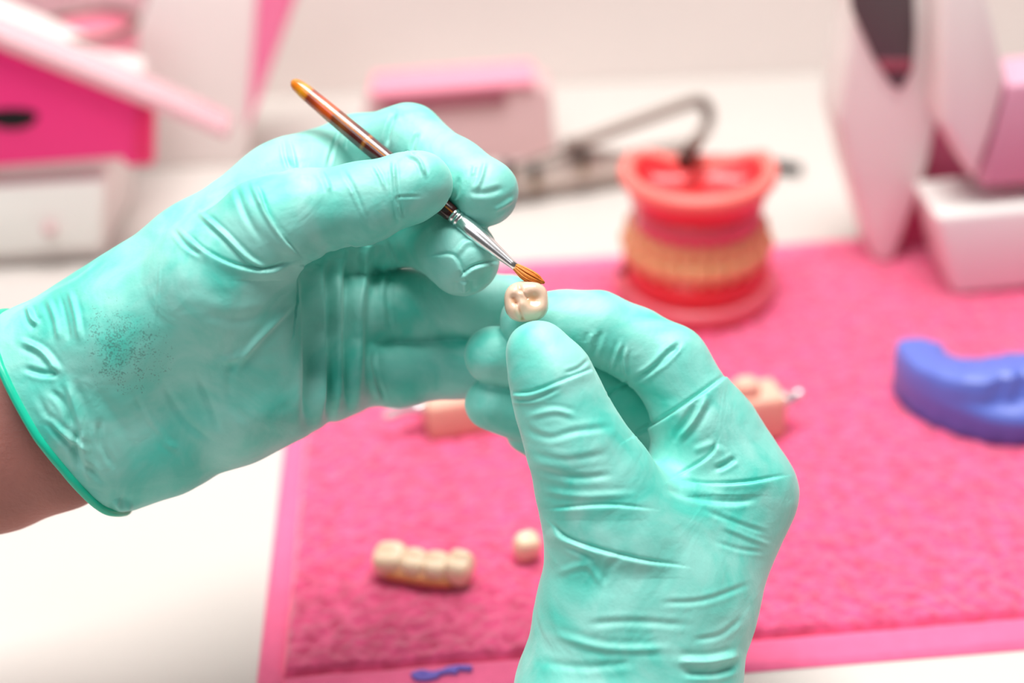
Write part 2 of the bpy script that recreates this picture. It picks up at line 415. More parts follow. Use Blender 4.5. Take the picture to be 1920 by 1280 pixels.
# ---- left hand, holding the brush
L_palm = [
    [(-30, 735, .342, 100), (60, 690, .342, 108), (381, 487, .345, 108), (549, 372, .352, 108)],
    [(90, 905, .345, 95), (217, 858, .345, 98), (311, 828, .346, 96), (433, 776, .347, 92), (520, 742, .350, 84), (610, 722, .356, 68)],
    [(40, 800, .342, 120), (150, 765, .342, 130), (440, 610, .343, 118), (500, 590, .350, 92)],
    [(230, 640, .334, 95), (400, 535, .329, 100), (500, 430, .327, 84)],
    [(420, 560, .334, 105), (465, 735, .341, 88)],
    [(560, 470, .362, 70), (640, 600, .364, 62), (640, 690, .363, 62)],
]
L_fing = [
    [(400, 535, .329, 100), (500, 430, .326, 84), (565, 400, .327, 79), (680, 381, .330, 73), (765, 353, .331, 64), (790, 343, .331, 59)],           # thumb
    [(549, 372, .352, 105), (600, 335, .358, 88), (670, 290, .361, 72), (765, 262, .354, 64), (850, 322, .345, 60), (908, 360, .341, 65)],           # index
    [(580, 440, .362, 80), (700, 428, .364, 80), (780, 428, .360, 66), (862, 478, .344, 66), (870, 490, .343, 64)],                                   # middle
    [(560, 580, .362, 80), (690, 578, .367, 68), (770, 575, .369, 68), (880, 572, .369, 64), (955, 562, .367, 48)],                                   # ring
    [(540, 700, .356, 80), (650, 702, .364, 60), (745, 700, .368, 60), (865, 688, .370, 56), (925, 682, .370, 44)],                                   # little
]
L_str = [
    # folds that fan out of the thumb's root
    ([(485, 355), (500, 400), (525, 440), (558, 475)], .9, 1.1, 's'),
    ([(470, 340), (490, 385), (510, 420), (545, 462)], .5, .9, 'r'),
    ([(372, 398), (420, 440), (460, 480), (498, 504)], .8, .9, 'r'),
    ([(352, 440), (385, 470), (440, 497), (498, 506), (545, 492)], .9, 1.0, 's'),
    ([(325, 430), (350, 460), (380, 480)], .5, .9, 'v'),
    ([(440, 345), (460, 400), (490, 450)], .35, 1.2, 'v'),
    ([(300, 500), (296, 560), (290, 610)], .14, .5, 'r'),
    # thumb knuckle and tip
    ([(737, 302), (740, 345), (745, 390), (752, 412)], .65, .75, 'r'),
    ([(700, 310), (712, 330), (722, 355)], .35, .7, 'r'),
    ([(748, 385), (745, 370), (790, 368)], .2, .6, 'v'),
    ([(640, 315), (662, 350), (680, 400), (692, 430)], .25, .9, 'v'),
    ([(655, 350), (672, 385), (690, 425)], .25, .7, 'r'),
    ([(762, 290), (785, 300), (798, 330)], .6, .7, 'r'),
    ([(600, 318), (612, 340), (618, 360)], .3, 1.0, 'r'),
    # index finger
    ([(532, 262), (536, 290), (545, 318)], .5, .8, 'v'), ([(543, 262), (550, 290), (556, 318)], .35, .7, 'r'),
    ([(640, 235), (625, 275), (615, 312)], .4, .8, 'v'), ([(655, 240), (648, 280)], .3, .7, 'v'),
    ([(742, 212), (730, 240), (724, 275)], .7, 1.0, 'v'), ([(785, 248), (775, 270), (772, 290)], .5, .9, 'v'),
    ([(910, 302), (903, 330), (893, 356)], .4, .8, 'r'), ([(890, 310), (886, 330)], .3, .7, 'r'),
    ([(880, 360), (910, 362), (945, 352)], .35, 1.2, 'v'), ([(925, 395), (945, 385), (965, 372)], .35, .9, 'r'),
    ([(860, 330), (857, 360), (850, 375)], .35, .9, 'v'),
    # middle fingertip, pinched film
    ([(808, 480), (850, 480), (872, 518)], .7, 1.0, 's'), ([(862, 520), (890, 500), (935, 490)], .8, .9, 's'),
    ([(855, 478), (875, 455), (905, 455)], .35, 1.0, 'r'), ([(872, 548), (870, 525)], .9, 1.6, 'r'),
    # upright folds across the palm
    ([(572, 490), (578, 600), (580, 700), (575, 800)], 1.5, 2.2, 'v'),
    ([(598, 480), (600, 600), (602, 700), (598, 800)], .9, 1.8, 'r'),
    ([(632, 465), (633, 600), (634, 700), (632, 780)], .8, 1.8, 'r'), ([(616, 470), (617, 600), (618, 700), (616, 790)], 1.0, 1.5, 'v'),
    ([(655, 455), (651, 560), (650, 650), (655, 765)], 1.3, 1.5, 'v'),
    ([(690, 450), (683, 520), (673, 600), (672, 765)], 1.5, 2.0, 'r'),
    ([(720, 500), (716, 560), (722, 620)], .4, .9, 'r'), ([(730, 500), (728, 560), (735, 625)], .35, .7, 'v'),
    ([(690, 660), (697, 710), (712, 752)], .4, 1.0, 'r'), ([(702, 655), (706, 700), (722, 752)], .35, .8, 'v'),
    ([(725, 450), (735, 480), (745, 500)], .4, .9, 'v'),
    # heel of the hand
    ([(400, 680), (455, 665), (510, 610), (545, 560)], .35, 1.6, 'r'), ([(380, 590), (450, 600), (520, 580)], .3, 2.2, 'v'),
    ([(265, 765), (300, 815), (332, 845)], .45, 1.3, 'r'), ([(305, 720), (350, 790), (400, 830)], .35, 1.5, 'v'),
    ([(370, 700), (395, 760), (410, 810)], .4, 1.4, 'v'), ([(250, 740), (285, 800), (320, 835)], .35, 1.2, 'v'),
    ([(440, 640), (430, 740), (470, 800)], .2, 1.6, 'v'), ([(562, 560), (480, 640), (440, 700)], .25, 1.0, 'r'),
    # gathers behind the cuff
    ([(52, 575), (60, 598), (72, 608)], .9, 1.0, 'r'), ([(90, 560), (105, 600), (112, 640)], .5, 1.2, 'r'),
    ([(130, 545), (142, 590), (150, 640)], .5, 1.1, 'r'), ([(112, 552), (124, 600), (130, 640)], .4, 1.0, 'v'),
    ([(40, 640), (80, 660), (112, 700)], .8, 1.2, 'r'), ([(45, 690), (80, 700), (110, 700)], .6, 1.2, 'v'),
    ([(125, 715), (150, 790), (165, 905)], 1.0, 1.6, 'r'), ([(85, 780), (115, 810), (165, 845)], .7, 1.1, 'r'),
    ([(150, 800), (140, 850), (150, 880)], .6, 1.2, 'v'), ([(185, 790), (190, 830), (215, 880)], .5, 1.2, 'v'),
    ([(215, 935), (225, 950), (250, 948)], .9, 1.5, 'r'),
    ([(95, 730), (120, 760), (135, 800)], .6, 1.2, 'v'), ([(70, 740), (100, 800), (150, 860), (200, 910)], .5, 1.2, 'v'),
    ([(180, 730), (230, 800), (260, 880)], .35, 2.2, 'v'),
]
# cuff plane through three points of the rolled edge
def cf(px, py, d): return J(px, py, d, 1)[0]
pa, pb, pc = cf(20, 590, .345), cf(237, 962, .347), cf(100, 838, .330)
n0 = np.cross(pb-pa, pc-pa); n0 /= np.linalg.norm(n0)
if n0[0] < 0: n0 = -n0
lv, lf = build_hand(L_palm, L_fing, (-135, -75, -400), (25, 75, -285), L_str, cut=(pa, n0), kp=10)
lh = thing('gloved_hand', 'gloved hand with bare forearm, reaching from the left edge and gripping the amber brush', 'hand', P(120, 780, .342))
gl = hand_mesh('glove', lv, lf, M['glove'], lh); gl['label'] = 'mint green glove with rolled cuff'
# forearm
def cap_surface(chains, lo, hi, k, h=1.2):
    ch = [chain(c_) for c_ in chains]
    def sdf(X):
        d = None
        for c_ in ch:
            e = d_chain(X, c_, 5); d = e if d is None else smin(d, e, k)
        return d
    v, f = surface(sdf, lo, hi, h); return laplace(v, f, 3), f
fv, ff = cap_surface([[(-260, 905, .350, 105), (-60, 812, .348, 105), (60, 770, .347, 98), (260, 650, .347, 80)],
                      [(-260, 955, .352, 105), (0, 878, .350, 112), (110, 850, .348, 100), (300, 740, .348, 80)]], (-200, -75, -400), (-60, 45, -305), 12)
fa = hand_mesh('forearm', fv, ff, M['skin'], lh); fa['label'] = 'bare forearm skin'
# rolled bead along the open edge
def rim_loop(v, f):
    e = np.sort(np.concatenate([f[:, [0, 1]], f[:, [1, 2]], f[:, [2, 3]], f[:, [3, 0]]]), axis=1)
    u, c_ = np.unique(e, axis=0, return_counts=True); b = u[c_ == 1]
    adj = {}
    for x, y in b: adj.setdefault(x, []).append(y); adj.setdefault(y, []).append(x)
    best = []
    seen = set()
    for s0 in adj:
        if s0 in seen: continue
        loop = [s0]; seen.add(s0); cur = s0
        while True:
            nx = [y for y in adj[cur] if y not in seen]
            if not nx: break
            cur = nx[0]; seen.add(cur); loop.append(cur)
        if len(loop) > len(best): best = loop
    p = v[best]
    for _ in range(30): p = .5*p+.25*(np.roll(p, 1, 0)+np.roll(p, -1, 0))
    return p[::3]
lp = to_world(rim_loop(lv, lf))
cu = tube('cuff_rim', [Vector(p) for p in lp], .00105, M['cuff'], None, 12, True); keep(cu, gl); cu['label'] = 'rolled green cuff bead'

# ---- right hand, holding the crown
R_palm = [
    [(1120, 915, .331, 104), (1150, 1000, .332, 118), (1150, 1150, .334, 140), (1112, 1300, .334, 142), (1090, 1480, .318, 142)],
    [(1393, 925, .345, 94), (1345, 1010, .345, 104), (1290, 1110, .342, 130), (1240, 1290, .336, 142), (1215, 1480, .318, 140)],
    [(1250, 985, .336, 75), (1220, 1100, .335, 110), (1200, 1200, .335, 130)],
    [(1360, 960, .362, 80), (1250, 1120, .355, 120)],
    [(1335, 820, .351, 84), (1300, 885, .350, 82), (1330, 950, .348, 90)],
]
R_fing = [
    [(1009, 660, .328, 60), (1033, 706, .328, 75), (1054, 765, .328, 83), (1082, 835, .328, 92), (1120, 915, .331, 104), (1150, 1000, .333, 115)],
    [(993, 602, .346, 56), (1060, 607, .347, 60), (1120, 614, .347, 65), (1190, 645, .347, 66), (1256, 684, .346, 72), (1318, 795, .346, 86), (1393, 925, .346, 94)],
    [(925, 666, .350, 55), (1040, 690, .355, 60), (1150, 735, .362, 66), (1260, 800, .366, 72), (1380, 910, .366, 80)],
    [(922, 756, .354, 51), (1040, 795, .360, 58), (1170, 850, .368, 64), (1330, 950, .372, 70)],
    [(990, 808, .360, 43), (1090, 860, .366, 50), (1200, 920, .370, 60), (1300, 990, .372, 70)],
]
R_str = [
    # thumb
    ([(957, 738), (1000, 735), (1060, 712), (1118, 690)], .75, 1.0, 's'),
    ([(960, 748), (1000, 748), (1050, 728)], .35, .8, 'v'),
    ([(1058, 700), (1085, 690), (1105, 672)], .3, .8, 'v'),
    ([(985, 805), (1030, 820), (1080, 808), (1150, 800)], .3, 1.3, 'v'), ([(990, 780), (1040, 770), (1080, 780)], .3, 1.1, 'r'),
    ([(1000, 850), (1060, 862), (1140, 850)], .25, 1.4, 'v'), ([(1005, 880), (1080, 895), (1150, 890)], .3, 1.3, 'v'),
    ([(1020, 920), (1090, 930), (1190, 925)], .25, 1.2, 'r'),
    ([(1035, 955), (1090, 950), (1150, 948), (1220, 955)], .55, 1.0, 's'),
    ([(1036, 985), (1060, 1008), (1120, 1030), (1200, 1050), (1280, 1062)], .9, 1.1, 's'),
    ([(1060, 1020), (1090, 1035), (1120, 1050)], .4, 1.2, 'v'), ([(1042, 1075), (1100, 1060), (1130, 1100)], .25, 1.2, 'r'),
    # web line to the knuckle
    ([(1275, 903), (1330, 908), (1400, 905), (1470, 893)], .8, 1.1, 's'),
    ([(1250, 915), (1300, 932), (1370, 940), (1420, 935)], .5, 1.3, 'v'),
    ([(1320, 955), (1380, 980), (1440, 1000)], .3, 1.0, 'v'), ([(1350, 985), (1400, 1005), (1445, 1022)], .25, .9, 'r'),
    ([(1340, 1015), (1390, 1030), (1440, 1035)], .2, .9, 'v'),
    # index finger
    ([(1190, 714), (1225, 690), (1250, 665), (1275, 643)], .9, 1.0, 'v'), ([(1235, 690), (1260, 665), (1272, 650)], .5, .8, 'v'),
    ([(1185, 820), (1250, 782), (1310, 742), (1366, 702)], 1.1, 1.3, 's'),
    ([(1128, 620), (1120, 645), (1110, 670)], .5, 1.1, 'v'), ([(1165, 640), (1155, 670), (1145, 695)], .45, .9, 'r'),
    ([(1175, 650), (1172, 680), (1175, 705)], .45, .8, 'r'), ([(1110, 625), (1105, 645)], .4, 1.0, 'r'),
    ([(1325, 745), (1300, 790), (1265, 825)], .8, 1.3, 'r'), ([(1305, 760), (1285, 795), (1260, 830)], .6, 1.2, 'v'),
    ([(1262, 897), (1310, 870), (1335, 850), (1345, 830)], .9, 1.1, 's'),
    ([(1340, 880), (1365, 868), (1378, 858)], .7, 1.1, 'v'), ([(1300, 845), (1340, 830)], .3, 1.2, 'r'),
    ([(1140, 742), (1160, 728), (1180, 716)], .5, .8, 'v'),
    # palm and wrist
    ([(1100, 1170), (1180, 1165), (1300, 1172)], .3, 1.4, 'v'), ([(1040, 1190), (1140, 1215), (1260, 1215)], .35, 1.4, 'r'),
    ([(1240, 1130), (1320, 1125), (1405, 1095)], .3, 1.1, 'v'), ([(1300, 1200), (1350, 1190), (1390, 1160)], .3, 1.1, 'v'),
    ([(1270, 1240), (1330, 1240), (1385, 1228)], 1.0, 1.5, 'r'), ([(1280, 1262), (1340, 1262), (1380, 1250)], .8, 1.2, 'v'),
    ([(1130, 1100), (1145, 1060), (1170, 1040)], .2, 1.4, 'v'), ([(1010, 1240), (1100, 1250), (1200, 1240)], .25, 1.5, 'v'),
]
rp, rn = cf(1180, 1400, .325), np.array((0.05, 1.0, 0.0))
rv, rf = build_hand(R_palm, R_fing, (-25, -105, -415), (75, 20, -275), R_str, cut=(rp, rn/np.linalg.norm(rn)), kp=10)
rh = thing('gloved_hand', 'gloved hand rising from the bottom edge, pinching the ceramic crown between thumb and forefinger', 'hand', P(1180, 1300, .34))
gr = hand_mesh('glove', rv, rf, M['glove'], rh)
fv, ff = cap_surface([[(1110, 1330, .333, 100), (1090, 1640, .290, 125)], [(1220, 1330, .333, 100), (1230, 1640, .290, 125)]], (-35, -135, -375), (70, -70, -255), 12)
hand_mesh('forearm', fv, ff, M['skin'], rh)
lp = to_world(rim_loop(rv, rf)); cu = tube('cuff_rim', [Vector(p) for p in lp], .00105, M['cuff'], None, 12, True); keep(cu, gr)

# ------------------------------------------------------------------ crown held at the centre
def crown_mesh(name, hx, hy, hz, pits, bumps, m, parent=None, n=72, pw=2.6, taper=.25):
    # z points out of the chewing surface; superellipsoid block with cusps and pits
    vs_, fs = [], []
    nv = n//2
    def sg(a, e): return math.copysign(abs(a)**e, a)
    for j in range(nv+1):
        ph = -math.pi/2+math.pi*j/nv
        for i in range(n):
            th = 2*math.pi*i/n; e = 2/pw
            x = sg(math.cos(ph), .75)*sg(math.cos(th), e); y = sg(math.cos(ph), .75)*sg(math.sin(th), e); z = sg(math.sin(ph), .62)
            k = 1-taper*max(0, -z)**1.3-.06*max(0, z)
            X = x*hx*k; Y = y*hy*k; Z = z*hz
            if z > 0:
                f_ = min(1, z*1.3)
                for (cx, cy, r, d) in bumps: Z += f_*d*math.exp(-((X-cx)**2+(Y-cy)**2)/(r*r))
                for (ax, ay, bx, by, wd, d) in pits:
                    abx, aby = bx-ax, by-ay; L = abx*abx+aby*aby+1e-12
                    t = max(0, min(1, ((X-ax)*abx+(Y-ay)*aby)/L)); q2 = (X-ax-t*abx)**2+(Y-ay-t*aby)**2
                    Z -= f_*d*math.exp(-q2/(wd*wd))
            vs_.append((X, Y, Z))
    for j in range(nv):
        for i in range(n): fs.append((j*n+i, j*n+(i+1) % n, (j+1)*n+(i+1) % n, (j+1)*n+i))
    return mesh_obj(name, vs_, fs, m, parent)
mm = .001
def tooth_stain_mat(spots):
    m = mat('molar_ceramic', (.88, .62, .47), .2, spec=.6, sss=.4, sssr=(1, .6, .45), scale=.0018, coat=.4)
    nt = m.node_tree; b = nt.nodes['Principled BSDF']; tc = nt.nodes.new('ShaderNodeTexCoord'); prev = None
    for (x, y, z, r, col, a) in spots:
        d = nt.nodes.new('ShaderNodeVectorMath'); d.operation = 'DISTANCE'; d.inputs[1].default_value = (x*mm, y*mm, z*mm)
        nt.links.new(tc.outputs['Object'], d.inputs[0])
        mr = nt.nodes.new('ShaderNodeMapRange'); mr.interpolation_type = 'SMOOTHSTEP'
        mr.inputs['From Min'].default_value = 0; mr.inputs['From Max'].default_value = r*mm
        mr.inputs['To Min'].default_value = a; mr.inputs['To Max'].default_value = 0
        nt.links.new(d.outputs['Value'], mr.inputs['Value'])
        mx = nt.nodes.new('ShaderNodeMix'); mx.data_type = 'RGBA'
        nt.links.new(mr.outputs[0], mx.inputs[0])
        if prev is None: mx.inputs[6].default_value = (.88, .62, .47, 1)
        else: nt.links.new(prev, mx.inputs[6])
        mx.inputs[7].default_value = (*col, 1); prev = mx.outputs[2]
    nt.links.new(prev, b.inputs['Base Color']); return m
br = (.62, .24, .06)
sm = tooth_stain_mat([(1.4, .1, 2.6, 2.6, (.80, .38, .14), .7), (-2.9, .3, 2.4, 1.5, (.72, .30, .10), .65), (-1.1, -3.9, 1.6, 1.1, (.6, .22, .07), .8), (-.6, 2.2, 2.8, 1.2, br, .2), (-1.7, -2.0, 2.6, 1.0, br, .25)])
crn = crown_mesh('ceramic_crown', 5.2*mm, 4.8*mm, 3.6*mm,
    [(.9*mm, .3*mm, 1.9*mm, .05*mm, 1.5*mm, .95*mm), (-2.9*mm, .7*mm, -2.6*mm, -.1*mm, .75*mm, .75*mm), (-2.3*mm, -.5*mm, -1.0*mm, -4.8*mm, .38*mm, .75*mm),
     (-1.6*mm, 4.8*mm, -1.2*mm, 2.4*mm, .45*mm, .55*mm), (-1.2*mm, 2.4*mm, .3*mm, .5*mm, .3*mm, .3*mm)],
    [(2.3*mm, 3*mm, 1.6*mm, .45*mm), (3*mm, -2.2*mm, 1.7*mm, .4*mm), (-.6*mm, -.6*mm, 1.1*mm, .45*mm), (-3*mm, 2.5*mm, 1.3*mm, .4*mm), (-3.2*mm, -2.2*mm, 1.4*mm, .35*mm), (-.9*mm, 1.6*mm, .8*mm, .3*mm)], sm, n=128)
cp = P(987, 565, .3335)
zt = (CAM-cp).normalized()*.93+Vector((0, 0, 1))*.10; zt.normalize()
xt = RT.copy(); xt = (xt*math.cos(R_(4))+UP*math.sin(R_(4))); xt = (xt-zt*xt.dot(zt)).normalized(); yt = zt.cross(xt)
crn.matrix_world = Matrix(((xt.x, yt.x, zt.x, cp.x), (xt.y, yt.y, zt.y, cp.y), (xt.z, yt.z, zt.z, cp.z), (0, 0, 0, 1)))
tag(crn, 'ceramic molar crown with brown pits pinched between gloved thumb and forefinger', 'tooth crown')

# ------------------------------------------------------------------ brush
ta, tb = P(548, 152, .349), P(970, 503, .3335)
ax_ = (tb-ta).normalized(); LEN = (tb-ta).length
brush = thing('paintbrush', 'fine brush with amber banded handle and orange bristles held over the crown', 'brush', ta)
zb = ax_; xb = zb.cross(CAM-ta).normalized(); yb = zb.cross(xb)
brush.rotation_euler = Matrix(((xb.x, yb.x, zb.x), (xb.y, yb.y, zb.y), (xb.z, yb.z, zb.z))).to_euler()
def lathe(name, prof, m, parent, n=40, squash=None):
    vs_, fs = [], []
    for k, (z, r) in enumerate(prof):
        for i in range(n):
            a = 2*math.pi*i/n; sx = squash(k, a) if squash else 1
            vs_.append((r*math.cos(a)*sx, r*math.sin(a)*sx, z))
    for k in range(len(prof)-1):
        for i in range(n): fs.append((k*n+i, k*n+(i+1) % n, (k+1)*n+(i+1) % n, (k+1)*n+i))
    fs.append(tuple(range(n-1, -1, -1))); fs.append(tuple(range((len(prof)-1)*n, len(prof)*n)))
    return mesh_obj(name, vs_, fs, m, parent)
def handle_mat():
    m = mat('amber_acrylic', (.5, .1, .01), .18, spec=.6, coat=.6, trans=.25)
    nt = m.node_tree; b = nt.nodes['Principled BSDF']; L = nt.links
    tc = nt.nodes.new('ShaderNodeTexCoord'); sp = nt.nodes.new('ShaderNodeSeparateXYZ'); L.new(tc.outputs['Object'], sp.inputs[0])
    nz = nt.nodes.new('ShaderNodeTexNoise'); nz.inputs['Scale'].default_value = 350; L.new(tc.outputs['Object'], nz.inputs['Vector'])
    ad = nt.nodes.new('ShaderNodeMath'); ad.operation = 'MULTIPLY_ADD'; ad.inputs[1].default_value = .0012; L.new(nz.outputs['Fac'], ad.inputs[0]); L.new(sp.outputs['Z'], ad.inputs[2])
    mr = nt.nodes.new('ShaderNodeMapRange'); mr.inputs['From Max'].default_value = .036; L.new(ad.outputs[0], mr.inputs['Value'])
    r = nt.nodes.new('ShaderNodeValToRGB'); e = r.color_ramp.elements
    stops = [(0, (.95, .42, .05)), (.07, (.92, .22, .01)), (.13, (.95, .38, .01)), (.18, (.85, .25, .01)), (.20, (.30, .03, .008)), (.27, (.55, .06, .01)), (.33, (.80, .10, .01)), (.42, (.75, .09, .01)), (.44, (.22, .04, .01)),
             (.52, (.30, .07, .012)), (.56, (.22, .04, .01)), (.62, (.11, .012, .01)), (.70, (.12, .014, .01)), (.72, (.50, .15, .02)), (.745, (.11, .012, .01)), (1, (.07, .01, .012))]
    e[0].position = 0; e[0].color = (*stops[0][1], 1); e[1].position = 1; e[1].color = (*stops[-1][1], 1)
    for p, c_ in stops[1:-1]: q_ = e.new(p); q_.color = (*c_, 1)
    L.new(mr.outputs[0], r.inputs['Fac'])
    # painted highlight: an orange glint line put into the colour along the handle
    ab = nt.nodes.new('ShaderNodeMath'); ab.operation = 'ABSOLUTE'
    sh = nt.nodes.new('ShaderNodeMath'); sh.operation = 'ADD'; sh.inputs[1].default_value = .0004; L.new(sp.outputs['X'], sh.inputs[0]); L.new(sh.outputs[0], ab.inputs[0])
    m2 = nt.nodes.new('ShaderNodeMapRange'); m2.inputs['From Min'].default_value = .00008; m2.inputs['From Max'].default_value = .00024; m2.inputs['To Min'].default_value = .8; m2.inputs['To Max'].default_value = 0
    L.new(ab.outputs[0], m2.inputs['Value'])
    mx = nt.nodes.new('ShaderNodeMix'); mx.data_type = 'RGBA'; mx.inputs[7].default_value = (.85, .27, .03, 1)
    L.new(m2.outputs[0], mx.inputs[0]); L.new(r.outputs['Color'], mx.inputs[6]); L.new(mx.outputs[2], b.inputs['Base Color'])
    return m
FE = LEN-.0203                         # ferrule begins
lathe('handle', [(0, .0006), (.0006, .0012), (.0016, .0016), (.004, .0019), (.012, .0021), (.024, .00225), (FE-.006, .0023), (FE-.001, .0020), (FE+.001, .0016)], handle_mat(), brush)['label'] = 'amber and brown banded handle'
M['ferrule'] = mat('silver_ferrule', (.92, .90, .91), .26, metal=1)
lathe('ferrule', [(FE-.0002, .0017), (FE, .00185), (FE+.0006, .0019), (FE+.0008, .0017), (FE+.0011, .0017), (FE+.0013, .00195), (FE+.0018, .00195), (FE+.002, .00178), (FE+.0024, .0018), (FE+.0027, .00205), (FE+.006, .00215), (FE+.009, .0020), (FE+.014, .00145), (FE+.0185, .00098), (FE+.0203, .00088)], M['ferrule'], brush)['label'] = 'silver crimped ferrule'
# bristles: a bundle of hairs bending to a point
bb = bmesh.new()
tipw = P(1021, 531, .3325)
inv = Matrix(((xb.x, yb.x, zb.x), (xb.y, yb.y, zb.y), (xb.z, yb.z, zb.z))).transposed()
tl = inv @ (tipw-ta)
for k in range(150):
    a = random.random()*6.283; q_ = random.random()**.5; r0 = .00078*q_
    s0 = Vector((r0*math.cos(a), r0*math.sin(a), LEN-.0008))
    mid = Vector((math.cos(a)*.00155*q_, math.sin(a)*.00155*q_, LEN+.0026))+Vector((tl.x, tl.y, 0))*.15
    md2 = Vector((math.cos(a)*.00135*q_, math.sin(a)*.00135*q_, LEN+.0050))+Vector((tl.x, tl.y, 0))*.5
    en = tl+Vector((math.cos(a), math.sin(a), 0))*.00028*q_-Vector((0, 0, 1))*.0009*random.random()*(1 if k % 3 else 2)
    pts = smooth_path([s0, mid, md2, en], 4); nn = len(pts)
    v, f = tube_data(pts, [.00013*(1-.75*(i/(nn-1))**2) for i in range(nn)], 5)
    vv = [bb.verts.new(x) for x in v]
    for g in f: bb.faces.new([vv[i] for i in g])
M['bristle'] = mat('orange_sable', (.90, .30, .05), .5, spec=.5, var=.2, vscale=1500)
bs = bm_obj('bristles', bb, M['bristle'], brush)

# ------------------------------------------------------------------ small crowns on the towel
def tooth_bits(cx, cy): return [(cx, cy)]
def rough_crown(name, hx, hy, hz, m, parent=None, seed=0):
    r = random.Random(seed)
    pits = [(-.4*hx, 0, .4*hx, 0, .35*hx, .16*hz)]
    bumps = [(sx*.45*hx, sy*.45*hy, .4*hx, (.04+.06*r.random())*hz) for sx in (-1, 1) for sy in (-1, 1)]
    return crown_mesh(name, hx, hy, hz, pits, bumps, m, parent, n=48)
b0, b1 = T(735, 1062, .006), T(862, 1080, .006)
bd = (b1-b0); ba = math.atan2(bd.y, bd.x); bl = bd.length
bridge = thing('dental_bridge', 'four joined ceramic teeth lying on the pink towel', 'dental bridge', Vector((b0.x, b0.y, ZT)), ba)
for k, (t, hx, hy, hz) in enumerate([(0, 5.6, 5.4, 5.2), (.36, 4.4, 4.8, 4.7), (.68, 4.4, 4.8, 4.7), (1.0, 4.5, 5.2, 5.6)]):
    c_ = rough_crown('crown', hx*mm, hy*mm, hz*mm, M['tooth'], bridge, k)
    c_.location = (bl*t, (0, -.4, -.3, .3)[k]*mm, 5.6*mm-(5.6-hz)*.4*mm); c_.rotation_euler = (R_(16), R_((-6, 4, -3, 5)[k]), R_((5, -4, 3, -6)[k]))
M['gum_shade'] = mat('orange_gum_shade', (.80, .33, .14), .4, sss=.2, scale=.002)  # gum tone plus warm shade under the teeth, put into an orange colour
tube('gum_shade_strip', smooth_path([Vector((0, -3.5*mm, 4.2*mm)), Vector((bl*.36, -3.7*mm, 3.8*mm)), Vector((bl*.7, -3.5*mm, 3.6*mm)), Vector((bl*.93, -2.6*mm, 3.4*mm))], 6), .0023, M['gum_shade'], bridge)['label'] = 'orange strip painting gum and warm shade under the teeth'
sc = rough_crown('single_crown', 4.3*mm, 4.0*mm, 4.9*mm, M['tooth'], None, 9); sp0 = T(989, 1058, ZT)
sc.location = sp0+Vector((0, .003, .0045)); sc.rotation_euler = (R_(12), R_(5), R_(20))
tag(sc, 'single ceramic tooth lying alone on the towel beside the four joined teeth', 'tooth crown')

# ------------------------------------------------------------------ plaster blocks with pins
def loftloops(name, loops, m, parent, cap0=True, cap1=True, smooth=True):
    n = len(loops[0]); vs_ = [p for l in loops for p in l]; fs = []
    for k in range(len(loops)-1):
        for i in range(n): fs.append((k*n+i, k*n+(i+1) % n, (k+1)*n+(i+1) % n, (k+1)*n+i))
    if cap0: fs.append(tuple(range(n-1, -1, -1)))
    if cap1: fs.append(tuple(range((len(loops)-1)*n, len(loops)*n)))
    bm = bmesh.new(); vv = [bm.verts.new(v) for v in vs_]
    for f in fs: bm.faces.new([vv[i] for i in f])
    return bm_obj(name, bm, m, parent, smooth)
def die_block(label, base, rz, L, W, H, pinside, tooth_at, peak=0):
    t = thing('plaster_die', label, 'dental die', Vector((base.x, base.y, ZT)), rz)
    bm = bmesh.new(); box(bm, 0, L, 0, W, 0, H, .0022, 4)
    for v in bm.verts:
        if v.co.z > H*.6: v.co.z += peak*math.exp(-((v.co.x-tooth_at*L)/(L*.25))**2); v.co.y += .0012
    bm_obj('block', bm, M['peach'], t)
    c_ = rough_crown('tooth_stump', 4.6*mm, 4.2*mm, 4.2*mm, M['peach'], t, 4); c_.location = (tooth_at*L, W*.5, H+.0015)
    s = -1 if pinside < 0 else 1; x0 = 0 if s < 0 else L
    z0 = H*.74
    tube('pin', [Vector((x0-s*.002, W*.45, z0)), Vector((x0+s*.004, W*.45, z0)), Vector((x0+s*.0042, W*.45, z0)), Vector((x0+s*(.0130 if s < 0 else .0062), W*.42, z0+(-.0014 if s < 0 else .002))), Vector((x0+s*(.0142 if s < 0 else .007), W*.42, z0+(-.0016 if s < 0 else .0022)))], [.0024, .0024, .0017, .0019, .0013], M['pin'], t, 20)['label'] = 'silver pin'
    return t
die_block('peach plaster die with silver pin lying below the left hand', T(806, 830, ZT), R_(12), .030, .018, .0135, -1, .55, .002)
rb = T(1352, 842, ZT)
die_block('peach plaster die with silver pin showing behind the right hand knuckles', rb, R_(9), .0235, .015, .0165, 1, .45, .001)

# ------------------------------------------------------------------ denture model
def arch(W, Lf, Lb, z, n=64, ex=2.0, notch=0.0, back=0.0):
    out = []; nf = n*5//8; nb = n-nf
    for i in range(nf):
        u = i/(nf-1)
        # straight side, curved front, straight side
        th = math.pi*u
        x = -W*math.copysign(abs(math.cos(th))**(2/ex), math.cos(th)); y = -Lf*abs(math.sin(th))**(2/ex)
        if u < .5: y += Lb*(1-u*2)**3*1.0
        else: y += Lb*(u*2-1)**3*1.0
        k = max(0, abs(2*u-1)-.72)/.28; x *= 1-.16*k*k; y -= .0015*k*k
        out.append(Vector((x, y, z)))
    x0 = out[-1].x; y0 = out[-1].y
    for i in range(1, nb+1):
        u = i/(nb+1); out.append(Vector((x0*(1-2*u), y0-notch*math.sin(math.pi*u), z+back*math.sin(math.pi*u)**2)))
    return out
dc = T(1312, 608, ZT)
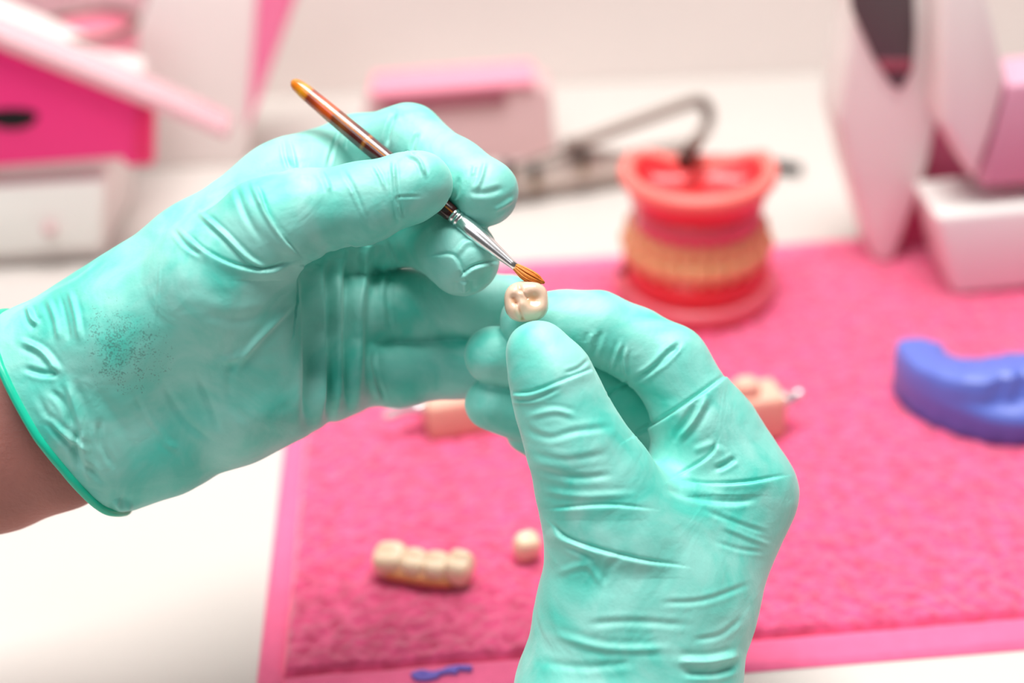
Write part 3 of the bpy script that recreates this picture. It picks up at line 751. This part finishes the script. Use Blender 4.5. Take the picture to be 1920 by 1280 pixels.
den = thing('denture_model', 'red denture model of both jaws standing on the towel behind the hands', 'denture model', Vector((dc.x+.001, dc.y+.0235, ZT-.0008)), R_(-9))
def A(z, W, Lf, Lb, **k): return arch(W*mm, Lf*mm, Lb*mm, z*mm, **k)
loftloops('base', [A(0, 32, 29, 18, ex=1.85), A(.8, 34, 31.5, 19, ex=1.85), A(5, 35, 32.5, 19, ex=1.85), A(8.5, 34, 32, 19, ex=1.85), A(9.5, 32.5, 31, 18.5, ex=1.85)], M['gum_pink'], den)['label'] = 'pink translucent base plate'
loftloops('lower_gum', [A(9, 30, 28, 14, ex=1.8), A(10, 31.5, 29.5, 15, ex=1.8), A(15, 32, 29, 15, ex=1.8), A(19, 31, 27.5, 15, ex=1.8), A(21, 27, 23.5, 14)], M['gum'], den)
loftloops('upper_gum', [A(30, 22, 20, 12), A(33, 26, 24.5, 14), A(36, 27.5, 26, 14), A(41, 27, 25, 14), A(43.5, 27.8, 25.5, 14)], M['gum_pink'], den)['label'] = 'pink gum band above the teeth'
loftloops('upper_plate', [A(43, 27.5, 25, 14), A(45, 28.2, 26.2, 14), A(50, 29.8, 28, 18), A(52.5, 31.2, 29.6, 20), A(55, 31.8, 30.3, 21), A(56.5, 31, 29.6, 20.5, back=-.004),
    A(56.8, 28.5, 26.5, 18, back=-.006), A(55, 26.5, 24.5, 17, back=-.005), A(49, 24.5, 22, 15, back=-.002), A(46.5, 20, 18, 12), A(46, 10, 9, 6)], M['gum'], den)['label'] = 'red hollow upper plate'
loftloops('rim', [A(50.8, 31.0, 29.4, 20, back=-.002), A(52.5, 32.6, 31.1, 21, back=-.002), A(55.5, 33.0, 31.6, 21, back=-.003), A(57.4, 31.6, 30, 20.4, back=-.004), A(57.4, 28.0, 26, 18, back=-.006), A(55.5, 26.2, 24.2, 17, back=-.005), A(54.5, 26.8, 24.8, 17.2, back=-.004)], M['gum_light'], den, False, False)['label'] = 'salmon wax rim'
tb0 = None
def tooth_row(n, W, Lf, Lb, z, h, wd, up, ex=2.0):
    global tb0
    for i in range(n):
        u = .05+.90*i/(n-1); th = math.pi*u
        x = -W*math.copysign(abs(math.cos(th))**(2/ex), math.cos(th)); y = -Lf*abs(math.sin(th))**(2/ex)+Lb*abs(2*u-1)**3
        th2 = math.pi*(u+.01); x2 = -W*math.copysign(abs(math.cos(th2))**(2/ex), math.cos(th2)); y2 = -Lf*abs(math.sin(th2))**(2/ex)+Lb*abs(2*(u+.01)-1)**3
        if tb0 is None:
            tb0 = crown_mesh('tooth', .5, .42, .5, [], [], M['tooth_old'], den, n=28, pw=3.2, taper=.28); t = tb0
        else: t = tb0.copy(); C.objects.link(t); t.parent = den
        t.scale = (wd*mm*1.08, wd*mm*1.0, (h if up else -h)*mm)
        t.location = (x*mm, y*mm, z*mm); t.rotation_euler = (0, 0, math.atan2(y2-y, x2-x))
tooth_row(14, 28.6, 26.2, 12, 23.2, 9.5, 6.0, True, 1.9)
tooth_row(14, 26.6, 24.2, 11, 30.4, 10.0, 5.8, False, 2.0)
at_ = mesh_obj('attachment', *tube_data([Vector((-27.5*mm, -14*mm, 19.5*mm)), Vector((-29*mm, -16*mm, 19.5*mm))], .0019, 14), M['brown'], den); at_['label'] = 'small dark metal attachment'

# ------------------------------------------------------------------ blue impression
bc = T(1846, 845, ZT); bcx = V(1868, 760, bc.y+.036).x
bl_o = thing('dental_impression', 'blue horseshoe shaped dental impression on the towel at the right edge', 'dental impression', Vector((bcx, bc.y+.036, ZT-.0008)), R_(-2))
def blue_arch():
    secs = []; N = 150
    for i in range(N):
        u = i/(N-1); a = math.pi*(-.12+1.24*u)
        Wx, Wy = .0385, .036
        dx, dy = -math.cos(a), -math.sin(a)
        o = Vector((Wx*dx*(1-.03*abs(math.sin(a))), Wy*dy, 0)); nrm = Vector((dx/Wx, dy/Wy, 0)).normalized()
        led = 1/(1+math.exp(-(u-.40)*40))
        led *= 1-.5/(1+math.exp(-(u-.8)*30))
        toothw = .5+.5*math.sin(u*95)
        end = min(1, min(u, 1-u)*14+.25)
        rib = .00045*math.sin(u*420)
        fr = max(0, math.sin(a))**2
        hh = .0222-.002*math.cos(2*a)
        prof = [(-.0030+rib*1.5, 0), (-.0014+rib*1.5, .0008), (-.0010+rib*1.5, .004), (-.0010+rib*.5, .0060), (-.0006, .009),
                (-.0004-.0006*led, .0118), (-.0005-.0040*led, .0136), (-.0006-.0062*led, .0142), (-.0008-.0072*led-.0016*toothw*led, .0160), (-.0012-.0070*led-.0022*toothw*led, hh-.0012), (-.0026-.0066*led-.0016*toothw*led, hh),
                (-.011-.003*fr, hh+.0004), (-.014-.007*fr, hh), (-.0168-.009*fr, hh-.0008), (-.0182-.0095*fr, hh-.0035), (-.0185-.009*fr, .006), (-.018-.008*fr, 0)]
        sec = []
        for (p, z) in prof:
            pp = -.0095+(p+.0095)*end; sec.append(o+nrm*pp+Vector((0, 0, z*(.85+.15*end)+.0002*math.sin(i*.37+z*900))))
        secs.append(sec)
    return secs
loftloops('arch_body', blue_arch(), M['blue'], bl_o)

# ------------------------------------------------------------------ metal instrument behind
pL, pR = T(900, 392), T(1290, 326)
dv = (pR-pL).normalized(); nv_ = Vector((-dv.y, dv.x, 0))
def Wp(px, py, off=0.0):
    r = FW+(px-960)/FPX*RT-(py-640)/FPX*UP
    t = ((pL+nv_*off)-CAM).dot(nv_)/r.dot(nv_); return CAM+r*t
ins = thing('facebow', 'grey metal facebow with black knobs lying behind the red denture model', 'instrument', pL, 0)
def pl(name, pts, th, m, off=0.0, bev=.0008):
    bm = bmesh.new(); a = [bm.verts.new(Wp(*p, off)) for p in pts]; b = [bm.verts.new(v.co+nv_*th) for v in a]; n = len(a)
    bm.faces.new(a); bm.faces.new(b[::-1])
    for i in range(n): bm.faces.new((a[i], b[i], b[(i+1) % n], a[(i+1) % n]))
    bmesh.ops.recalc_face_normals(bm, faces=bm.faces)
    bmesh.ops.bevel(bm, geom=list(bm.edges), offset=bev, segments=2, affect='EDGES')
    return keep(bm_obj(name, bm, m), ins)
pl('plate', [(905, 388), (930, 325), (1090, 274), (1170, 286), (1300, 262), (1310, 318), (1160, 348)], .003, M['plate'])
HY = den.location.y+.006
keep(tube('rod', smooth_path([Wp(1060, 272, -.003), Wp(1100, 262, -.003), (Wp(1200, 226, -.003)), Wp(1290, 194, -.003), Wp(1316, 192, -.003), Wp(1329, 212, -.003), Wp(1324, 240, -.006), V(1308, 262, HY+.012), V(1294, 282, HY)], 6), .0029, M['steel']), ins)
keep(tube('rail', [Wp(925, 326, -.002), Wp(1090, 268, -.002)], .0012, M['steel']), ins)
keep(tube('rail', [Wp(905, 388, -.002), Wp(1160, 348, -.002), Wp(1310, 320, -.002)], .0013, M['steel']), ins)
M['brass'] = mat('brass_collar', (.40, .28, .17), .35, metal=.8)
for (px, py) in ((1092, 300), (1003, 326), (950, 318)):
    k = tube('knob', [Wp(px, py-15, -.006), Wp(px, py+3, -.006)], [.0024, .0026], M['rubber'], None, 20); keep(k, ins)
    c_ = tube('knob_collar', [Wp(px, py+3, -.006), Wp(px+1, py+24, -.006)], .0022, M['brass'], None, 20); c_.parent = k
keep(tube('tip', smooth_path([V(1294, 282, HY), V(1288, 294, HY-.001), V(1284, 312, HY-.001)], 4), [.0026]*3+[.0036]*6, M['brown'], None, 20), ins)['label'] = 'dark rubber tip'
keep(tube('foot', smooth_path([T(1400, 310, .0032), T(1445, 310, .0032), T(1476, 314, .0032), T(1502, 317, .0032)], 4), [.0018]*4+[.0031]*5+[.0026]*4, M['rubber'], None, 16), ins)['label'] = 'black rubber foot'

# ------------------------------------------------------------------ pink topped box at the back
yb0 = T(1040, 298).y
cb = thing('storage_box', 'low box with a pale pink lid and dark label behind the brush hand', 'box', T(870, 300), 0)
prism('body', [V(650, 352, yb0), V(1042, 298, yb0), V(1034, 172, yb0), V(1005, 160, yb0), V(690, 184, yb0)], .029, M['dusty'], cb)
prism('lid', [V(694, 186, yb0-.002), V(1004, 162, yb0-.002), V(1002, 150, yb0-.002), V(692, 174, yb0-.002)], .030, M['mid_pink'], cb, .001)['label'] = 'pale pink lid'
prism('label_strip', [V(716, 214, yb0-.0022), V(950, 194, yb0-.0022), V(946, 174, yb0-.0022), V(716, 192, yb0-.0022)], .0026, M['maroon'], cb, .0003)['label'] = 'dark maroon strip'

# ------------------------------------------------------------------ drawer cabinet at the left
yl = T(100, 492).y
cabt = thing('drawer_cabinet', 'small white desktop cabinet with magenta drawer at the left edge', 'cabinet', T(60, 492), 0)
prism('body', [V(-260, 520, yl), V(196, 484, yl), V(200, 320, yl), V(225, 312, yl), V(225, 200, yl), V(0, 105, yl), V(-260, 0, yl)], .06, M['white_plastic'], cabt)
dr = prism('drawer', [V(-260, 332, yl-.008), V(228, 296, yl-.008), V(236, 312, yl-.008), V(286, 310, yl-.008), V(287, 206, yl-.008), V(0, 92, yl-.008), V(-260, -14, yl-.008)], .0075, M['magenta'], cabt, .0012); dr['label'] = 'magenta drawer front'
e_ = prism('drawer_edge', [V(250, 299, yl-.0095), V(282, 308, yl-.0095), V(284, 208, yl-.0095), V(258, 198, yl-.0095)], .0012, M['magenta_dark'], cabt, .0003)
hole = [V(22+48*math.cos(a), 219+(19+5*math.sin(a))*math.sin(a), yl-.0088) for a in [2*math.pi*k/28 for k in range(28)]]
prism('finger_hole', hole, .0015, M['black'], cabt, .0002)['label'] = 'black oval finger hole'
prism('lid', [V(-260, -14, yl-.012), V(0, 92, yl-.012), V(287, 206, yl-.012), V(425, 262, yl-.012), V(425, 246, yl-.012), V(290, 182, yl-.012), V(0, 66, yl-.012), V(-260, -46, yl-.012)], .02, M['acrylic'], cabt, .001)['label'] = 'clear slanted lid'
lowd = prism('drawer', [V(-260, 500, yl-.006), V(188, 462, yl-.006), V(194, 340, yl-.006), V(-260, 366, yl-.006)], .0058, M['white_pink'], cabt, .001); lowd['label'] = 'pale pink lower drawer front'
kb = tube('knob', [V(92, 430, yl-.006), V(92, 430, yl-.012)], .0028, M['dusty'], None, 18); keep(kb, cabt)

# ------------------------------------------------------------------ things behind the cabinet
yw = WALL_Y-.10
wb = thing('upright_file', 'white upright file with a pink spine standing behind the magenta drawer cabinet', 'file', V(380, 250, yw).copy(), 0)
def upto(px, py, Y):                 # same column, down on the worktop
    v = V(px, py, Y); return Vector((v.x, v.y, 0))
prism('cover', [upto(226, 240, yw), upto(455, 262, yw), V(466, 246, yw), V(488, -70, yw), V(300, -70, yw), V(222, 150, yw)], .03, M['white_plastic'], wb)
prism('spine', [V(462, 250, yw-.002), V(552, 4, yw-.002), V(556, -70, yw-.002), V(486, -70, yw-.002), V(482, 0, yw-.002)], .034, M['hot_pink'], wb)['label'] = 'pink spine'
pj = thing('plastic_tray', 'translucent pink upright tray behind the cabinet in the upper left corner', 'tray', V(120, 200, yw+.02).copy(), 0)
prism('panel', [upto(-180, 240, yw+.015), upto(236, 240, yw+.015), V(228, 160, yw+.015), V(292, -70, yw+.015), V(-180, -70, yw+.015)], .012, M['acrylic'], pj)
ct = V(165, 46, yw-.035)
cup = thing('round_bowl', 'round pink bowl with grey rim in the upper left corner', 'bowl', Vector((ct.x, ct.y, ct.z-.03)), 0)
def lathe_w(name, prof, m, parent, n=48): return lathe(name, prof, m, parent, n)
lathe_w('bowl', [(0, .008), (.001, .012), (.008, .0165), (.018, .0205), (.028, .0225), (.030, .0222), (.028, .0212), (.018, .0190), (.008, .0140), (.004, .004)], M['mid_pink'], cup)
rr = tube('rim', [Vector((.0222*math.cos(a), .0222*math.sin(a), .030)) for a in [2*math.pi*k/40 for k in range(40)]], .0016, M['steel'], cup, 10, True); rr['label'] = 'grey rim'
yp = T(350, 312).y
pb = thing('small_tray', 'low peach tray lying on the worktop right of the magenta drawer', 'tray', T(350, 312), 0)
prism('tray', [V(302, 316, yp), V(418, 306, yp), V(414, 262, yp), V(306, 232, yp)], .03, M['pale_pink'], pb)

# ------------------------------------------------------------------ white desktop device at the right
y1 = T(1648, 492, ZT).y; y2 = T(1800, 556, ZT).y
dvc = thing('desktop_unit', 'white plastic desktop unit with pink shaded recess and dark grey handpiece slot', 'dental device', T(1780, 520, ZT), 0)
prism('side_panel', [V(1640, 494, y1), V(1676, 494, y1), V(1742, 310, y1), V(1768, 188, y1), V(1776, -80, y1), V(1592, -80, y1), V(1604, 20, y1), V(1588, 110, y1), V(1570, 225, y1), V(1594, 330, y1), V(1622, 430, y1)], .034, M['white_pink'], dvc, .003)
prism('slot', [V(1586, -80, y1-.0015), V(1712, -80, y1-.0015), V(1716, 60, y1-.0015), V(1712, 128, y1-.0015), V(1690, 168, y1-.0015), V(1676, 164, y1-.0015), V(1640, 112, y1-.0015), V(1598, 20, y1-.0015)], .002, M['darkgrey'], dvc, .0006)['label'] = 'dark grey slot'
prism('slot_band', [V(1645, 112, y1-.002), V(1712, 112, y1-.002), V(1711, 134, y1-.002), V(1654, 134, y1-.002)], .001, M['maroon'], dvc, .0003)
y3 = y1+.012
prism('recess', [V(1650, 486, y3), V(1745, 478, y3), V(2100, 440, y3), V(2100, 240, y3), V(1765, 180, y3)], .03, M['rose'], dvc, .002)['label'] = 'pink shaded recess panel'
y4 = y2+.003
prism('chin', [V(1766, -80, y4), V(1836, -80, y4), V(1890, 150, y4), V(1862, 250, y4), V(1829, 342, y4), V(1800, 290, y4), V(1766, 236, y4)], .028, M['white_pink'], dvc, .003)
y5 = y2+.004
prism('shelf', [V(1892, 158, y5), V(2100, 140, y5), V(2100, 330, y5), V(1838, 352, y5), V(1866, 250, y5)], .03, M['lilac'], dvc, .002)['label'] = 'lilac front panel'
prism('foot', [V(1788, 556, y2), V(2100, 524, y2), V(2100, 372, y2), V(1754, 404, y2)], .035, M['white_pink'], dvc, .003)['label'] = 'white drawer shaped foot'
